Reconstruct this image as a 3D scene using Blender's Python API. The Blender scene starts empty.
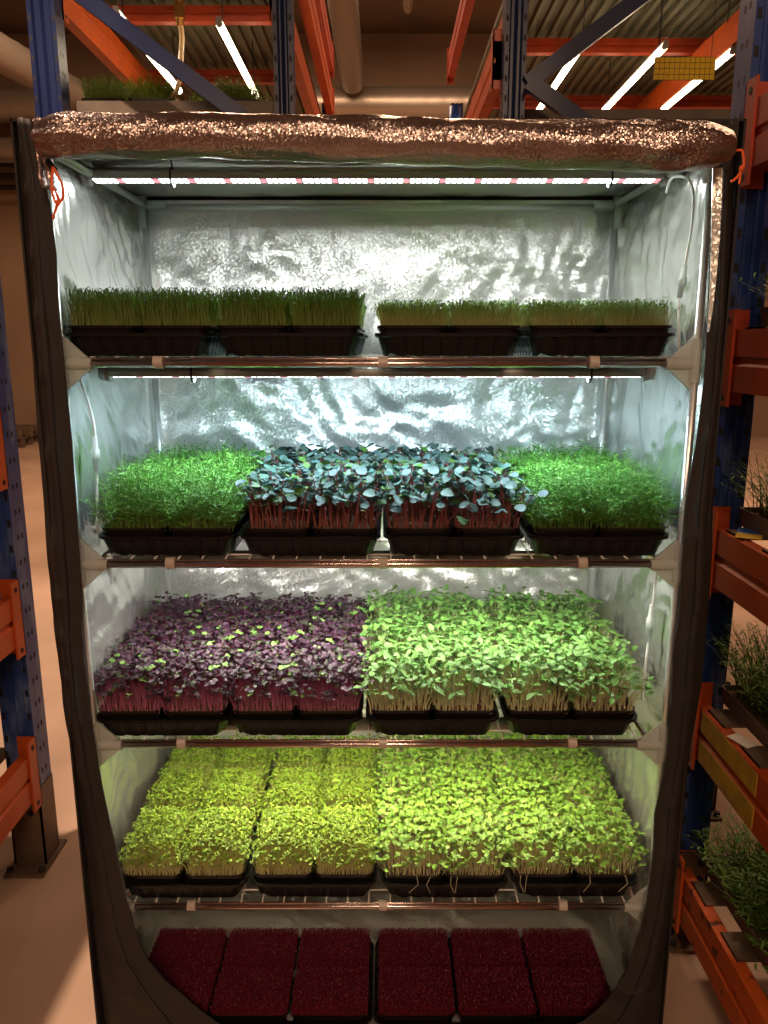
import bpy, math, random
from mathutils import Vector, Matrix, noise
R = math.radians
PI = math.pi
scene = bpy.context.scene
COL = scene.collection

# ------------------------------------------------------------------ camera
CAM = Vector((0.01, -1.4865, 1.6155)); PITCH = R(12.35); F = 769.0
cd = bpy.data.cameras.new('camera'); cam = bpy.data.objects.new('camera', cd); COL.objects.link(cam)
cam.location = CAM; cam.rotation_euler = (R(90) - PITCH, 0, 0)
cd.sensor_fit = 'VERTICAL'; cd.sensor_height = 36; cd.sensor_width = 27; cd.lens = F / 1024 * 36
cd.clip_start = 0.02
scene.camera = cam

def at(px, py, Y):
    """world point on the plane y = Y seen at a pixel of the photograph"""
    a = (px - 384) / F; b = (512 - py) / F
    d = Vector((a, math.cos(PITCH) + b * math.sin(PITCH), -math.sin(PITCH) + b * math.cos(PITCH)))
    return CAM + d * ((Y - CAM.y) / d.y)

# ------------------------------------------------------------------ materials
def nt(name):
    m = bpy.data.materials.new(name); m.use_nodes = True
    n = m.node_tree.nodes; l = m.node_tree.links
    return m, n, l, n['Principled BSDF']

def mat(name, col, rough=0.5, metal=0.0, col2=None, nscale=8, ndetail=6, lo=0.4, hi=0.65, bump=0.0, bscale=40, spec=0.5, emit=None, estr=0.0, stretch=None, bdist=0.002):
    m, n, l, b = nt(name)
    b.inputs['Base Color'].default_value = (*col, 1); b.inputs['Roughness'].default_value = rough
    b.inputs['Metallic'].default_value = metal; b.inputs['Specular IOR Level'].default_value = spec
    tc = n.new('ShaderNodeTexCoord'); src = tc.outputs['Object']
    if stretch:
        mp = n.new('ShaderNodeMapping'); mp.inputs['Scale'].default_value = stretch; l.new(src, mp.inputs['Vector']); src = mp.outputs['Vector']
    if col2 is not None:
        t = n.new('ShaderNodeTexNoise'); t.inputs['Scale'].default_value = nscale; t.inputs['Detail'].default_value = ndetail
        l.new(src, t.inputs['Vector'])
        r = n.new('ShaderNodeValToRGB'); r.color_ramp.elements[0].position = lo; r.color_ramp.elements[1].position = hi
        r.color_ramp.elements[0].color = (*col, 1); r.color_ramp.elements[1].color = (*col2, 1)
        l.new(t.outputs['Fac'], r.inputs['Fac']); l.new(r.outputs['Color'], b.inputs['Base Color'])
    if bump:
        t = n.new('ShaderNodeTexNoise'); t.inputs['Scale'].default_value = bscale; t.inputs['Detail'].default_value = 5
        l.new(src, t.inputs['Vector'])
        bp = n.new('ShaderNodeBump'); bp.inputs['Strength'].default_value = bump; bp.inputs['Distance'].default_value = bdist
        l.new(t.outputs['Fac'], bp.inputs['Height']); l.new(bp.outputs['Normal'], b.inputs['Normal'])
    if emit: b.inputs['Emission Color'].default_value = (*emit, 1); b.inputs['Emission Strength'].default_value = estr
    return m

def plasticmat(name, col, tr):
    m, n, l, b = nt(name); b.inputs['Base Color'].default_value = (*col, 1); b.inputs['Roughness'].default_value = 0.3
    t = n.new('ShaderNodeBsdfTranslucent'); t.inputs['Color'].default_value = (*col, 1)
    mx = n.new('ShaderNodeMixShader'); mx.inputs[0].default_value = tr
    l.new(b.outputs[0], mx.inputs[1]); l.new(t.outputs[0], mx.inputs[2]); l.new(mx.outputs[0], n['Material Output'].inputs['Surface']); return m

def plantmat(name, rough=0.5, trans=0.25):
    m, n, l, b = nt(name)
    a = n.new('ShaderNodeAttribute'); a.attribute_name = 'tint'
    l.new(a.outputs['Color'], b.inputs['Base Color']); b.inputs['Roughness'].default_value = rough
    b.inputs['Specular IOR Level'].default_value = 0.35
    if trans:
        t = n.new('ShaderNodeBsdfTranslucent'); l.new(a.outputs['Color'], t.inputs['Color'])
        mx = n.new('ShaderNodeMixShader'); mx.inputs[0].default_value = trans
        l.new(b.outputs[0], mx.inputs[1]); l.new(t.outputs[0], mx.inputs[2]); l.new(mx.outputs[0], n['Material Output'].inputs['Surface'])
    return m

def mylar(name, col=(0.80, 0.82, 0.80), rough=0.33, ridge_=0.55, glit=0.55, cells=330, metal=0.62, rscale=7.0):
    """embossed silver foil: sharp folds plus tiny tilted facets that sparkle"""
    m, n, l, b = nt(name)
    b.inputs['Base Color'].default_value = (*col, 1); b.inputs['Metallic'].default_value = metal; b.inputs['Roughness'].default_value = rough
    tc = n.new('ShaderNodeTexCoord')
    t = n.new('ShaderNodeTexNoise'); t.noise_type = 'RIDGED_MULTIFRACTAL'; t.inputs['Scale'].default_value = rscale; t.inputs['Detail'].default_value = 3.5
    t.inputs['Distortion'].default_value = 0.9
    l.new(tc.outputs['Object'], t.inputs['Vector'])
    p1 = n.new('ShaderNodeBump'); p1.inputs['Strength'].default_value = ridge_; p1.inputs['Distance'].default_value = 0.016
    l.new(t.outputs['Fac'], p1.inputs['Height'])
    v = n.new('ShaderNodeTexVoronoi'); v.inputs['Scale'].default_value = cells; l.new(tc.outputs['Object'], v.inputs['Vector'])
    s1 = n.new('ShaderNodeVectorMath'); s1.operation = 'SUBTRACT'; s1.inputs[1].default_value = (0.5, 0.5, 0.5); l.new(v.outputs['Color'], s1.inputs[0])
    s2 = n.new('ShaderNodeVectorMath'); s2.operation = 'SCALE'; s2.inputs['Scale'].default_value = glit; l.new(s1.outputs[0], s2.inputs[0])
    s3 = n.new('ShaderNodeVectorMath'); s3.operation = 'ADD'; l.new(p1.outputs['Normal'], s3.inputs[0]); l.new(s2.outputs[0], s3.inputs[1])
    s4 = n.new('ShaderNodeVectorMath'); s4.operation = 'NORMALIZE'; l.new(s3.outputs[0], s4.inputs[0]); l.new(s4.outputs[0], b.inputs['Normal'])
    return m

M = dict(
    mylar=mylar('silver_mylar', (0.80, 0.82, 0.81), 0.33, 1.0, 0.34, 330, 0.70, 5.0),
    foil=mylar('smooth_silver_foil', (0.80, 0.82, 0.80), 0.27, 0.7, 0.10, 300, 0.85, 3.0),
    roll=mylar('warm_tinted_silver_door_fabric', (0.44, 0.35, 0.33), 0.30, 0.25, 0.5, 460, 0.95, 9.0),  # silver foil with the pinkish brown of warm lamplight put into its colour
    black_fabric=mat('black_oxford_fabric', (0.016, 0.013, 0.012), 0.72, bump=0.35, bscale=900, col2=(0.024, 0.019, 0.017), nscale=6),
    pole=mat('white_tube', (0.62, 0.64, 0.63), 0.28, 0.6),
    rod=mat('warm_tinted_chrome_rod', (0.58, 0.49, 0.47), 0.20, 0.95),  # chrome; brown reflection of the warm room is tinted into the base colour
    wire=mat('white_coated_wire', (0.75, 0.74, 0.71), 0.35),
    plastic=plasticmat('white_plastic', (0.74, 0.80, 0.79), 0.55),
    clip=mat('clear_plastic_clip', (0.50, 0.44, 0.40), 0.3),
    tray=mat('black_tray_plastic', (0.007, 0.006, 0.006), 0.36, bump=0.15, bscale=60, spec=0.28),
    pot=mat('black_pot_plastic', (0.008, 0.007, 0.007), 0.28, spec=0.4),
    soil=mat('growing_mat', (0.05, 0.028, 0.015), 0.95, col2=(0.16, 0.08, 0.04), nscale=180, bump=0.8, bscale=300),
    soilred=mat('red_seed_mat', (0.06, 0.006, 0.010), 0.9, col2=(0.11, 0.012, 0.02), nscale=200, bump=0.8, bscale=300),
    stem=plantmat('plant_stem', 0.45, 0.25), leaf=plantmat('plant_leaf', 0.45, 0.16), waxleaf=plantmat('waxy_leaf', 0.48, 0.08),
    seed=mat('black_seed_husk', (0.010, 0.009, 0.009), 0.5),
    housing=mat('led_housing', (0.36, 0.40, 0.38), 0.35, 0.3), cap=mat('grey_end_cap', (0.25, 0.25, 0.25), 0.4),
    ledw=mat('led_white', (1, 1, 1), 0.4, emit=(0.92, 1.0, 0.97), estr=9), ledr=mat('led_red', (1, 0.2, 0.3), 0.4, emit=(1.0, 0.30, 0.36), estr=1.3),
    ledgap=mat('led_board', (0.45, 0.5, 0.5), 0.5),
    cable=mat('white_cable', (0.72, 0.74, 0.72), 0.4), tie=mat('black_tie', (0.01, 0.01, 0.01), 0.4),
    cord=mat('orange_cord', (0.9, 0.14, 0.02), 0.55, bump=0.5, bscale=400),
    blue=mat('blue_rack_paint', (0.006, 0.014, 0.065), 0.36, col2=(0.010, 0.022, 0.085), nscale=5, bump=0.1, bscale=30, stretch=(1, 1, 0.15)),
    bluelit=mat('blue_worn_lit_rack_paint', (0.018, 0.050, 0.22), 0.36, col2=(0.16, 0.22, 0.38), nscale=14, lo=0.52, hi=0.75, stretch=(1, 1, 0.3)),  # scratched blue paint, base lightened to stand in for posts catching light
    hole=mat('slot_dark', (0.006, 0.006, 0.010), 0.7),
    orange=mat('orange_rack_paint', (0.50, 0.080, 0.010), 0.42, col2=(0.38, 0.055, 0.008), nscale=7, bump=0.08, bscale=25),
    redorange=mat('red_orange_rack_paint', (0.45, 0.050, 0.012), 0.45, col2=(0.30, 0.035, 0.012), nscale=6, bump=0.1, bscale=25),
    rust=mat('chipped_orange_paint', (0.62, 0.105, 0.012), 0.5, col2=(0.10, 0.025, 0.012), nscale=26, lo=0.60, hi=0.64, bump=0.1, bscale=40),
    steel=mat('brown_steel', (0.12, 0.085, 0.06), 0.5, 0.4, col2=(0.20, 0.13, 0.08), nscale=10, bump=0.2),
    yellow=mat('yellow_panel', (0.60, 0.40, 0.03), 0.6, col2=(0.42, 0.27, 0.03), nscale=20),
    trap=mat('yellow_sticky_card', (0.85, 0.55, 0.01), 0.5, col2=(0.55, 0.33, 0.01), nscale=60, lo=0.55, hi=0.75),
    ink=mat('dark_print', (0.06, 0.035, 0.01), 0.6),
    trough=mat('grey_trough', (0.16, 0.125, 0.09), 0.55, col2=(0.11, 0.085, 0.065), nscale=8),
    concrete=mat('concrete_floor', (0.46, 0.32, 0.235), 0.62, col2=(0.35, 0.235, 0.165), nscale=1.3, ndetail=12, lo=0.35, hi=0.7, bump=0.25, bscale=60),
    wall=mat('painted_wall', (0.30, 0.20, 0.13), 0.9, col2=(0.22, 0.14, 0.09), nscale=0.6, ndetail=8, bump=0.1),
    ceil=mat('ceiling_boards', (0.22, 0.15, 0.10), 0.9, col2=(0.16, 0.11, 0.075), nscale=1.2),
    duct=mat('galvanised_duct', (0.42, 0.36, 0.30), 0.4, 0.7, bump=0.3, bscale=5),
    darkpipe=mat('dark_pipe', (0.03, 0.022, 0.018), 0.5),
    deck=mat('corrugated_deck', (0.10, 0.095, 0.05), 0.6, 0.1, col2=(0.075, 0.07, 0.04), nscale=3),
    tube=mat('tube_light', (1, 1, 1), 0.5, emit=(1.0, 0.80, 0.52), estr=15), tubecap=mat('tube_light_cap', (0.25, 0.23, 0.2), 0.5),
    hose=mat('pale_hose', (0.75, 0.52, 0.28), 0.35), brass=mat('brass', (0.55, 0.30, 0.08), 0.3, 0.9),
    wood=mat('pallet_wood', (0.13, 0.085, 0.05), 0.8, col2=(0.07, 0.045, 0.03), nscale=10),
    bluec=mat('blue_card', (0.03, 0.13, 0.45), 0.5), yelc=mat('yellow_card', (0.75, 0.5, 0.04), 0.5), paper=mat('white_paper', (0.75, 0.72, 0.68), 0.6),
    bluefit=mat('blue_fitting', (0.03, 0.12, 0.5), 0.4),
)

# ------------------------------------------------------------------ mesh helpers
class MB:
    def __init__(s): s.v = []; s.f = []; s.c = None; s.mi = []
    def add(s, vs, fs, mi=0):
        o = len(s.v); s.v += [tuple(v) for v in vs]; s.f += [tuple(i + o for i in f) for f in fs]; s.mi += [mi] * len(fs)
    def box(s, x0, x1, y0, y1, z0, z1, mi=0):
        s.add([(x0,y0,z0),(x1,y0,z0),(x1,y1,z0),(x0,y1,z0),(x0,y0,z1),(x1,y0,z1),(x1,y1,z1),(x0,y1,z1)],
              [(0,3,2,1),(4,5,6,7),(0,1,5,4),(1,2,6,5),(2,3,7,6),(3,0,4,7)], mi)
    def tube(s, pts, r, n=8, closed=False, mi=0, cap=True):
        pts = [Vector(p) for p in pts]; N = len(pts)
        rr = r if isinstance(r, (list, tuple)) else [r] * N
        t0 = (pts[1] - pts[0]).normalized(); up = Vector((0, 0, 1)) if abs(t0.z) < 0.9 else Vector((1, 0, 0))
        u = t0.cross(up).normalized(); vs = []
        for i, p in enumerate(pts):
            if closed: t = (pts[(i+1) % N] - pts[i-1]).normalized()
            else: t = (pts[min(i+1, N-1)] - pts[max(i-1, 0)]).normalized()
            u = (u - t * u.dot(t)).normalized(); w = t.cross(u)
            for k in range(n):
                a = 2 * PI * k / n; vs.append(p + (u * math.cos(a) + w * math.sin(a)) * rr[i])
        fs = []
        for i in range(N if closed else N - 1):
            j = (i + 1) % N
            for k in range(n): fs.append((i*n+k, i*n+(k+1) % n, j*n+(k+1) % n, j*n+k))
        if cap and not closed: fs += [tuple(range(n))[::-1], tuple((N-1)*n + k for k in range(n))]
        s.add(vs, fs, mi)
    def prism(s, poly, axis, a, b, mi=0):
        """extrude a closed 2-D outline along an axis; poly in the other two axes in order"""
        def P(p, t):
            return {'x': (t, p[0], p[1]), 'y': (p[0], t, p[1]), 'z': (p[0], p[1], t)}[axis]
        n = len(poly); vs = [P(p, a) for p in poly] + [P(p, b) for p in poly]
        fs = [tuple(range(n)), tuple(range(2*n-1, n-1, -1))] + [(i, i+n, (i+1) % n + n, (i+1) % n) for i in range(n)]
        s.add(vs, fs, mi)
    def bar(s, p, q, w, h, mi=0):
        p = Vector(p); q = Vector(q); t = (q - p).normalized(); up = Vector((0,0,1)) if abs(t.z) < 0.95 else Vector((0,1,0))
        u = t.cross(up).normalized(); v = u.cross(t)
        vs = [c + u*a*w/2 + v*b*h/2 for c in (p, q) for a, b in ((-1,-1),(1,-1),(1,1),(-1,1))]
        s.add(vs, [(0,1,2,3),(7,6,5,4),(0,4,5,1),(1,5,6,2),(2,6,7,3),(3,7,4,0)], mi)
    def rings(s, rings, cap0=True, cap1=True, mi=0):
        n = len(rings[0]); vs = [p for r in rings for p in r]; fs = []
        for i in range(len(rings)-1):
            for k in range(n): fs.append((i*n+k, i*n+(k+1) % n, (i+1)*n+(k+1) % n, (i+1)*n+k))
        if cap0: fs.append(tuple(range(n))[::-1])
        if cap1: fs.append(tuple((len(rings)-1)*n+k for k in range(n)))
        s.add(vs, fs, mi)
    def mesh(s, name, mats, smooth=False, tint=None):
        me = bpy.data.meshes.new(name); me.from_pydata(s.v, [], s.f)
        mats = mats if isinstance(mats, (list, tuple)) else [mats]
        for m in mats: me.materials.append(m)
        if len(mats) > 1: me.polygons.foreach_set('material_index', s.mi)
        if smooth: me.polygons.foreach_set('use_smooth', [True] * len(me.polygons))
        if tint is not None:
            a = me.color_attributes.new('tint', 'FLOAT_COLOR', 'POINT'); a.data.foreach_set('color', [x for c in tint for x in (*c, 1.0)])
        me.update(); return me
    def build(s, name, mats, parent=None, smooth=False, tint=None, loc=None):
        return link(name, s.mesh(name, mats, smooth, tint), parent, loc)

def link(name, me, parent=None, loc=None):
    o = bpy.data.objects.new(name, me); COL.objects.link(o)
    if parent: o.parent = parent
    if loc is not None: o.location = loc
    return o
def tag(o, label=None, cat=None, group=None, kind=None):
    if label: o['label'] = label
    if cat: o['category'] = cat
    if group: o['group'] = group
    if kind: o['kind'] = kind
    return o
def thing(name, label, cat, loc=(0, 0, 0), group=None, rz=0):
    o = link(name, None, None, loc); o.rotation_euler.z = rz; o.empty_display_size = 0.05
    return tag(o, label, cat, group)
def struct(o): o['kind'] = 'structure'; return o
def bevel(o, w, seg=2):
    m = o.modifiers.new('bevel', 'BEVEL'); m.width = w; m.segments = seg; m.limit_method = 'ANGLE'; return o
def copy_tree(root, loc, label=None, group=None, rz=None, name=None):
    r = root.copy(); COL.objects.link(r); r.location = loc
    if rz is not None: r.rotation_euler.z = rz
    if label: r['label'] = label
    if group: r['group'] = group
    for ch in list(root.children):
        c = ch.copy(); COL.objects.link(c); c.parent = r
        for g in list(ch.children):
            d = g.copy(); COL.objects.link(d); d.parent = c
    return r
def rrect(w, d, r, z, n=5, cx=0, cy=0):
    out = []
    for sx, sy, a0 in ((1, 1, 0), (-1, 1, 90), (-1, -1, 180), (1, -1, 270)):
        for k in range(n + 1):
            a = R(a0 + 90 * k / n)
            out.append((cx + sx*(w/2 - r) + r*math.cos(a), cy + sy*(d/2 - r) + r*math.sin(a), z))
    return out
def fbm(v, o=4): return noise.fractal(Vector(v), 0.8, 2.0, o)
def ridge(v): return 1 - abs(noise.noise(Vector(v))) * 2

# ------------------------------------------------------------------ room
def plane(name, pts, m, kind=True):
    b = MB(); b.add(pts, [(0, 1, 2, 3)]); o = b.build(name, m); struct(o); return o
def slab(name, x0, x1, y0, y1, z0, z1, m):
    b = MB(); b.box(x0, x1, y0, y1, z0, z1); return struct(b.build(name, m))
slab('floor', -9, 8, -6, 13, -0.1, 0, M['concrete'])
slab('wall_back', -9, 8, 12, 12.2, 0, 6.4, M['wall'])
slab('wall_left', -9.2, -9, -6, 13, 0, 6.4, M['wall'])
slab('wall_right', 8, 8.2, -6, 13, 0, 6.4, M['wall'])
slab('wall_front', -9, 8, -6.2, -6, 0, 6.4, M['wall'])
slab('ceiling', -9, 8, -6, 13, 6.4, 6.6, M['ceil'])
b = MB(); b.box(-9, 8, 11.55, 12.0, 5.05, 5.45); b.box(-9, 8, 11.8, 12.0, 4.1, 4.4); struct(b.build('trim_1', M['ceil']))   # wall ledge beams

# ducts on the far wall
def duct(label, p, q, r, ribs=24, group=None):
    p = Vector(p); q = Vector(q); b = MB(); pts = []; rr = []
    for i in range(ribs * 3 + 1):
        pts.append(p.lerp(q, i / (ribs * 3))); rr.append(r * (1.03 if i % 3 == 0 else 1.0))
    b.tube(pts, rr, 20); o = b.build('ventilation_duct', M['duct'], None, True); tag(o, label, 'duct', group); return o
duct('wide horizontal galvanised duct on the far wall', (-8.9, 11.2, 5.15), (1.6, 11.2, 5.15), 0.24, 40)
duct('thinner horizontal galvanised duct below the wide duct on the far wall', (-8.9, 11.3, 4.55), (1.6, 11.3, 4.55), 0.16, 40)
duct('galvanised duct running overhead along the aisle to the far wall', (-0.45, 4.0, 5.35), (-0.45, 10.8, 5.35), 0.17, 26)
duct('galvanised duct slanting overhead in the top left corner', (-4.9, 3.6, 4.7), (-4.0, 10.8, 4.9), 0.2, 26)
b = MB(); b.tube([(-8.9, 11.6, 4.22), (7.9, 11.6, 4.22)], 0.05, 8); b.tube([(-8.9, 11.6, 4.05), (7.9, 11.6, 4.05)], 0.04, 8)
tag(b.build('wall_pipe', M['darkpipe'], None, True), 'dark double pipe running along the far wall below the ducts', 'pipe')
b = MB(); b.tube([(0.3, 5.0, 5.6), (0.3, 9.0, 5.6)], 0.05, 10); b.bar((0.3, 5.0, 5.66), (0.3, 9.0, 5.66), 0.12, 0.06)
tag(b.build('ceiling_tube_fitting', M['duct'], None), 'unlit slim tube fitting hanging over the middle of the aisle', 'light fitting')
# pallets far left
for k, (x, y, z, rz, lab) in enumerate(((-6.35, 11.0, 0, 0.1, 'dark wooden pallet lying on the floor by the far left wall'), (-6.3, 11.0, 0.15, -0.05, 'dark wooden pallet stacked on top of the lower one by the far left wall'))):
    t = thing('wooden_pallet', lab, 'pallet', (x, y, z), 'pallets by the far wall', rz)
    b = MB()
    for i in range(5): b.box(-0.6, 0.6, -0.4 + i*0.175, -0.3 + i*0.175, 0.125, 0.145)
    b.build('deck_boards', M['wood'], t)
    for i in range(3):
        b = MB(); b.box(-0.6, 0.6, -0.4 + i*0.35, -0.3 + i*0.35, 0.0, 0.125); b.build('runner', M['wood'], t)

# ------------------------------------------------------------------ pallet racks
def post(parent, x, y, z0, z1, w=0.1, d=0.08, m='blue', face=-1, foot=True):
    """open C-section upright, web facing -Y with two pressed ribs, slots down the web"""
    f = y; t = 0.004
    poly = [(-w/2, 0), (-w/2 + 0.018, 0), (-w/2 + 0.026, 0.012), (-0.008, 0.012), (0, 0.004), (0.008, 0.012), (w/2 - 0.026, 0.012), (w/2 - 0.018, 0), (w/2, 0),
            (w/2, d), (w/2 - 0.02, d), (w/2 - 0.02, d - t), (w/2 - t, d - t), (w/2 - t, 0.018), (-w/2 + t, 0.018), (-w/2 + t, d - t), (-w/2 + 0.02, d - t), (-w/2 + 0.02, d), (-w/2, d)]
    b = MB(); b.prism([(x + p[0], f + p[1]) for p in poly], 'z', z0, z1)
    o = b.build('upright', M[m], parent)
    b = MB(); z = z0 + 0.05
    while z < z1 - 0.05:
        for sx in (-1, 1): b.box(x + sx*(w/2 - 0.009) - 0.005, x + sx*(w/2 - 0.009) + 0.005, f - 0.0008, f + 0.001, z, z + 0.022)
        for yy in (0.03, 0.055): b.box(x - w/2 - 0.0008, x + w/2 + 0.0008, f + yy - 0.004, f + yy + 0.004, z + 0.03, z + 0.045)
        z += 0.075
    b.build('slots', M['hole'], o)
    if foot:
        b = MB(); b.box(x - w*0.53, x + w*0.53, f - 0.012, f - 0.006 + 0.0, z0, z0 + 0.27); b.box(x - w*0.53, x - w*0.53 + 0.006, f - 0.012, f + d, z0, z0 + 0.27); b.box(x + w*0.53 - 0.006, x + w*0.53, f - 0.012, f + d, z0, z0 + 0.27)
        b.box(x - 0.062, x + 0.062, f - 0.065, f + d + 0.03, z0, z0 + 0.01)
        q = b.build('base_plate', M['steel'], o)
        for sx, sy in ((-1, -0.055), (1, -0.055)):
            b = MB(); b.tube([(x + sx*0.05, f + sy + 0.01, z0 + 0.01), (x + sx*0.05, f + sy + 0.01, z0 + 0.022)], 0.01, 6)
            b.build('bolt', M['hole'], o)
        for zz in (0.19, 0.24): b = MB(); b.tube([(x + 0.02, f - 0.018, z0 + zz), (x + 0.02, f - 0.010, z0 + zz)], 0.009, 8); b.build('bolt', M['hole'], o)
    return o
def beam(parent, X, y0, y1, zt, h=0.135, w=0.05, side=1, m='orange', ends=(True, True)):
    """beam along Y; face at X, body towards +side; stepped face with a pressed groove; hooked end plates"""
    s = side; g = 0.012
    poly = [(0, zt), (0, zt - h*0.42), (g*0.6, zt - h*0.46), (g*0.6, zt - h*0.54), (0, zt - h*0.58), (0, zt - h), (w, zt - h), (w, zt - 0.03), (w*0.62, zt - 0.03), (w*0.62, zt)]
    b = MB(); b.prism([(X + s*p[0], p[1]) for p in poly], 'y', y0, y1); o = b.build('beam', M[m], parent)
    for e, yy in zip(ends, (y0, y1)):
        if e:
            dy = -0.05 if yy == y1 else 0.0
            b = MB(); b.box(min(X - s*0.006, X), max(X - s*0.006, X), yy + dy, yy + dy + 0.05, zt - h - 0.035, zt + 0.045)
            b.box(min(X - s*0.006, X + s*w), max(X - s*0.006, X + s*w), (yy - 0.004 if yy == y1 else yy), (yy if yy == y1 else yy + 0.004), zt - h - 0.035, zt + 0.045)
            q = b.build('end_plate', M[m], o)
            for zz in (zt + 0.02, zt - h - 0.015):
                b = MB(); b.tube([(X - s*0.0075, yy + dy + 0.025, zz), (X - s*0.005, yy + dy + 0.025, zz)], 0.008, 8); b.build('rivet', M['hole'], q)
    return o
def cross_beam(parent, x0, x1, y, z, h=0.12, m='redorange'):
    b = MB(); b.prism([(y, z), (y + 0.045, z), (y + 0.045, z - h), (y, z - h), (y, z - h*0.6), (y + 0.01, z - h*0.55), (y + 0.01, z - h*0.45), (y, z - h*0.4)], 'x', x0, x1)
    return b.build('cross_beam', M[m], parent)
def deckpanel(parent, x0, x1, y0, y1, z, t=0.03, pitch=0.12, m='deck'):
    b = MB(); poly = []; n = int((x1 - x0) / pitch); top = []
    for i in range(n):
        a = x0 + i*pitch
        poly += [(a, z), (a + pitch*0.35, z), (a + pitch*0.45, z + t), (a + pitch*0.9, z + t)]
    poly += [(x1, z)]; poly += [(x1, z + t + 0.006), (x0, z + t + 0.006)]
    b.prism(poly, 'y', y0, y1); return b.build('shelf_deck', M[m], parent)

# near right rack
rr_ = thing('pallet_rack', 'blue and orange pallet rack standing close to the right side of the tent', 'rack', (0.85, 0.35, 0))
def P(root, fn, *a, **k):
    o = fn(None, *a, **k); o.parent = root; o.location = Vector(o.location) - Vector(root.location); return o
XR = 0.81
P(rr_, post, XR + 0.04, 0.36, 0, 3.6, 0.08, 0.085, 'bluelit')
P(rr_, post, XR + 0.04, -2.35, 0, 3.6, 0.08, 0.085, 'blue')
P(rr_, post, XR + 1.0, 0.36, 0, 3.6, 0.105, 0.085, 'blue')
P(rr_, post, XR + 1.0, -2.35, 0, 3.6, 0.105, 0.085, 'blue')
for zt, m in ((2.13, 'redorange'), (1.647, 'redorange'), (1.18, 'orange'), (0.717, 'orange'), (0.225, 'rust')):
    P(rr_, beam, XR, -2.27, 0.36, zt, 0.14, 0.05, 1, m)
    P(rr_, beam, XR + 1.05, -2.27, 0.36, zt, 0.14, 0.05, -1, m)
    for yy in (-1.9, -1.4, -1.0, -0.62, -0.28, 0.02, 0.2):
        b = MB(); b.box(XR + 0.012, XR + 1.04, yy, yy + 0.09, zt + 0.0005, zt + 0.004); b.box(XR + 0.012, XR + 0.014, yy, yy + 0.09, zt - 0.02, zt + 0.004)
        o = b.build('support_bar', M['steel']); o.parent = rr_; o.location = -Vector(rr_.location)
b = MB(); b.box(XR - 0.0015, XR + 0.0005, 0.0, 0.29, 0.582, 0.636); b.box(XR - 0.0015, XR + 0.0005, 0.0, 0.29, 0.662, 0.714)
o = b.build('yellow_label', M['yellow']); o.parent = rr_; o.location = -Vector(rr_.location); o['label'] = 'worn yellow label on the second lowest beam'
# neighbouring rack post behind
r2 = thing('pallet_rack', 'blue rack upright farther right, behind the near right rack', 'rack', (1.12, 0.95, 0))
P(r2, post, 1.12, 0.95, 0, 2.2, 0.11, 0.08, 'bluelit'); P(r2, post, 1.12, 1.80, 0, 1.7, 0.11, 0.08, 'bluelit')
for zt in (0.35, 1.0, 1.6):
    P(r2, beam, 1.065, 1.03, 1.80, zt, 0.12, 0.05, 1, 'redorange')
# near left rack
XL = -1.06
rl = thing('pallet_rack', 'worn blue and orange pallet rack at the left edge', 'rack', (XL - 0.05, 0.62, 0))
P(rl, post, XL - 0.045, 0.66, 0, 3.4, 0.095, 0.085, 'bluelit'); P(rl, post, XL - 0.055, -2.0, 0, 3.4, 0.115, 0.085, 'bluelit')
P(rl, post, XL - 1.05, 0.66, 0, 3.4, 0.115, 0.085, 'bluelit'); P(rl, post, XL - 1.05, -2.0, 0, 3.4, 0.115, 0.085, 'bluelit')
for zt in (0.40, 0.90, 1.40, 2.05):
    P(rl, beam, XL, -1.92, 0.66, zt, 0.15, 0.05, -1, 'orange')
    P(rl, beam, XL - 1.05, -1.92, 0.66, zt, 0.15, 0.05, 1, 'orange')
P(rl, deckpanel, XL - 1.0, XL - 0.03, -1.92, 0.68, 2.055)
P(rl, deckpanel, XL - 1.0, XL - 0.06, -1.92, 0.60, 0.405)

# racks behind the tent
def back_rack(name, label, xa, xb, faces, Y0, Y1, decz, zb, brace, heights):
    t = thing('pallet_rack', label, 'rack', (xa, Y0, 0))
    def pp(fn, *a, **k):
        return P(t, fn, *a, **k)
    for x in (xa, xb):
        pp(post, x, Y0, 0, 4.3, {-1.385: 0.115, -0.405: 0.08}.get(x, 0.09), 0.09, 'blue'); pp(post, x, Y1, 0, 3.35, 0.09, 0.09, 'blue')
    for zt in heights:
        pp(beam, xa + 0.055, Y0 + 0.085, Y1, zt, 0.15, 0.05, -1, 'orange')
        pp(beam, xb - 0.055 if name == 'L' else xb + 0.055, Y0 + 0.085, Y1, zt, 0.15, 0.05, 1 if name == 'L' else -1, 'orange')
    for p, q in brace:
        b = MB(); b.bar(p, q, 0.035, 0.062); o = b.build('diagonal_brace', M['blue']); o.parent = t; o.location = -Vector(t.location)
    return t
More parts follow.
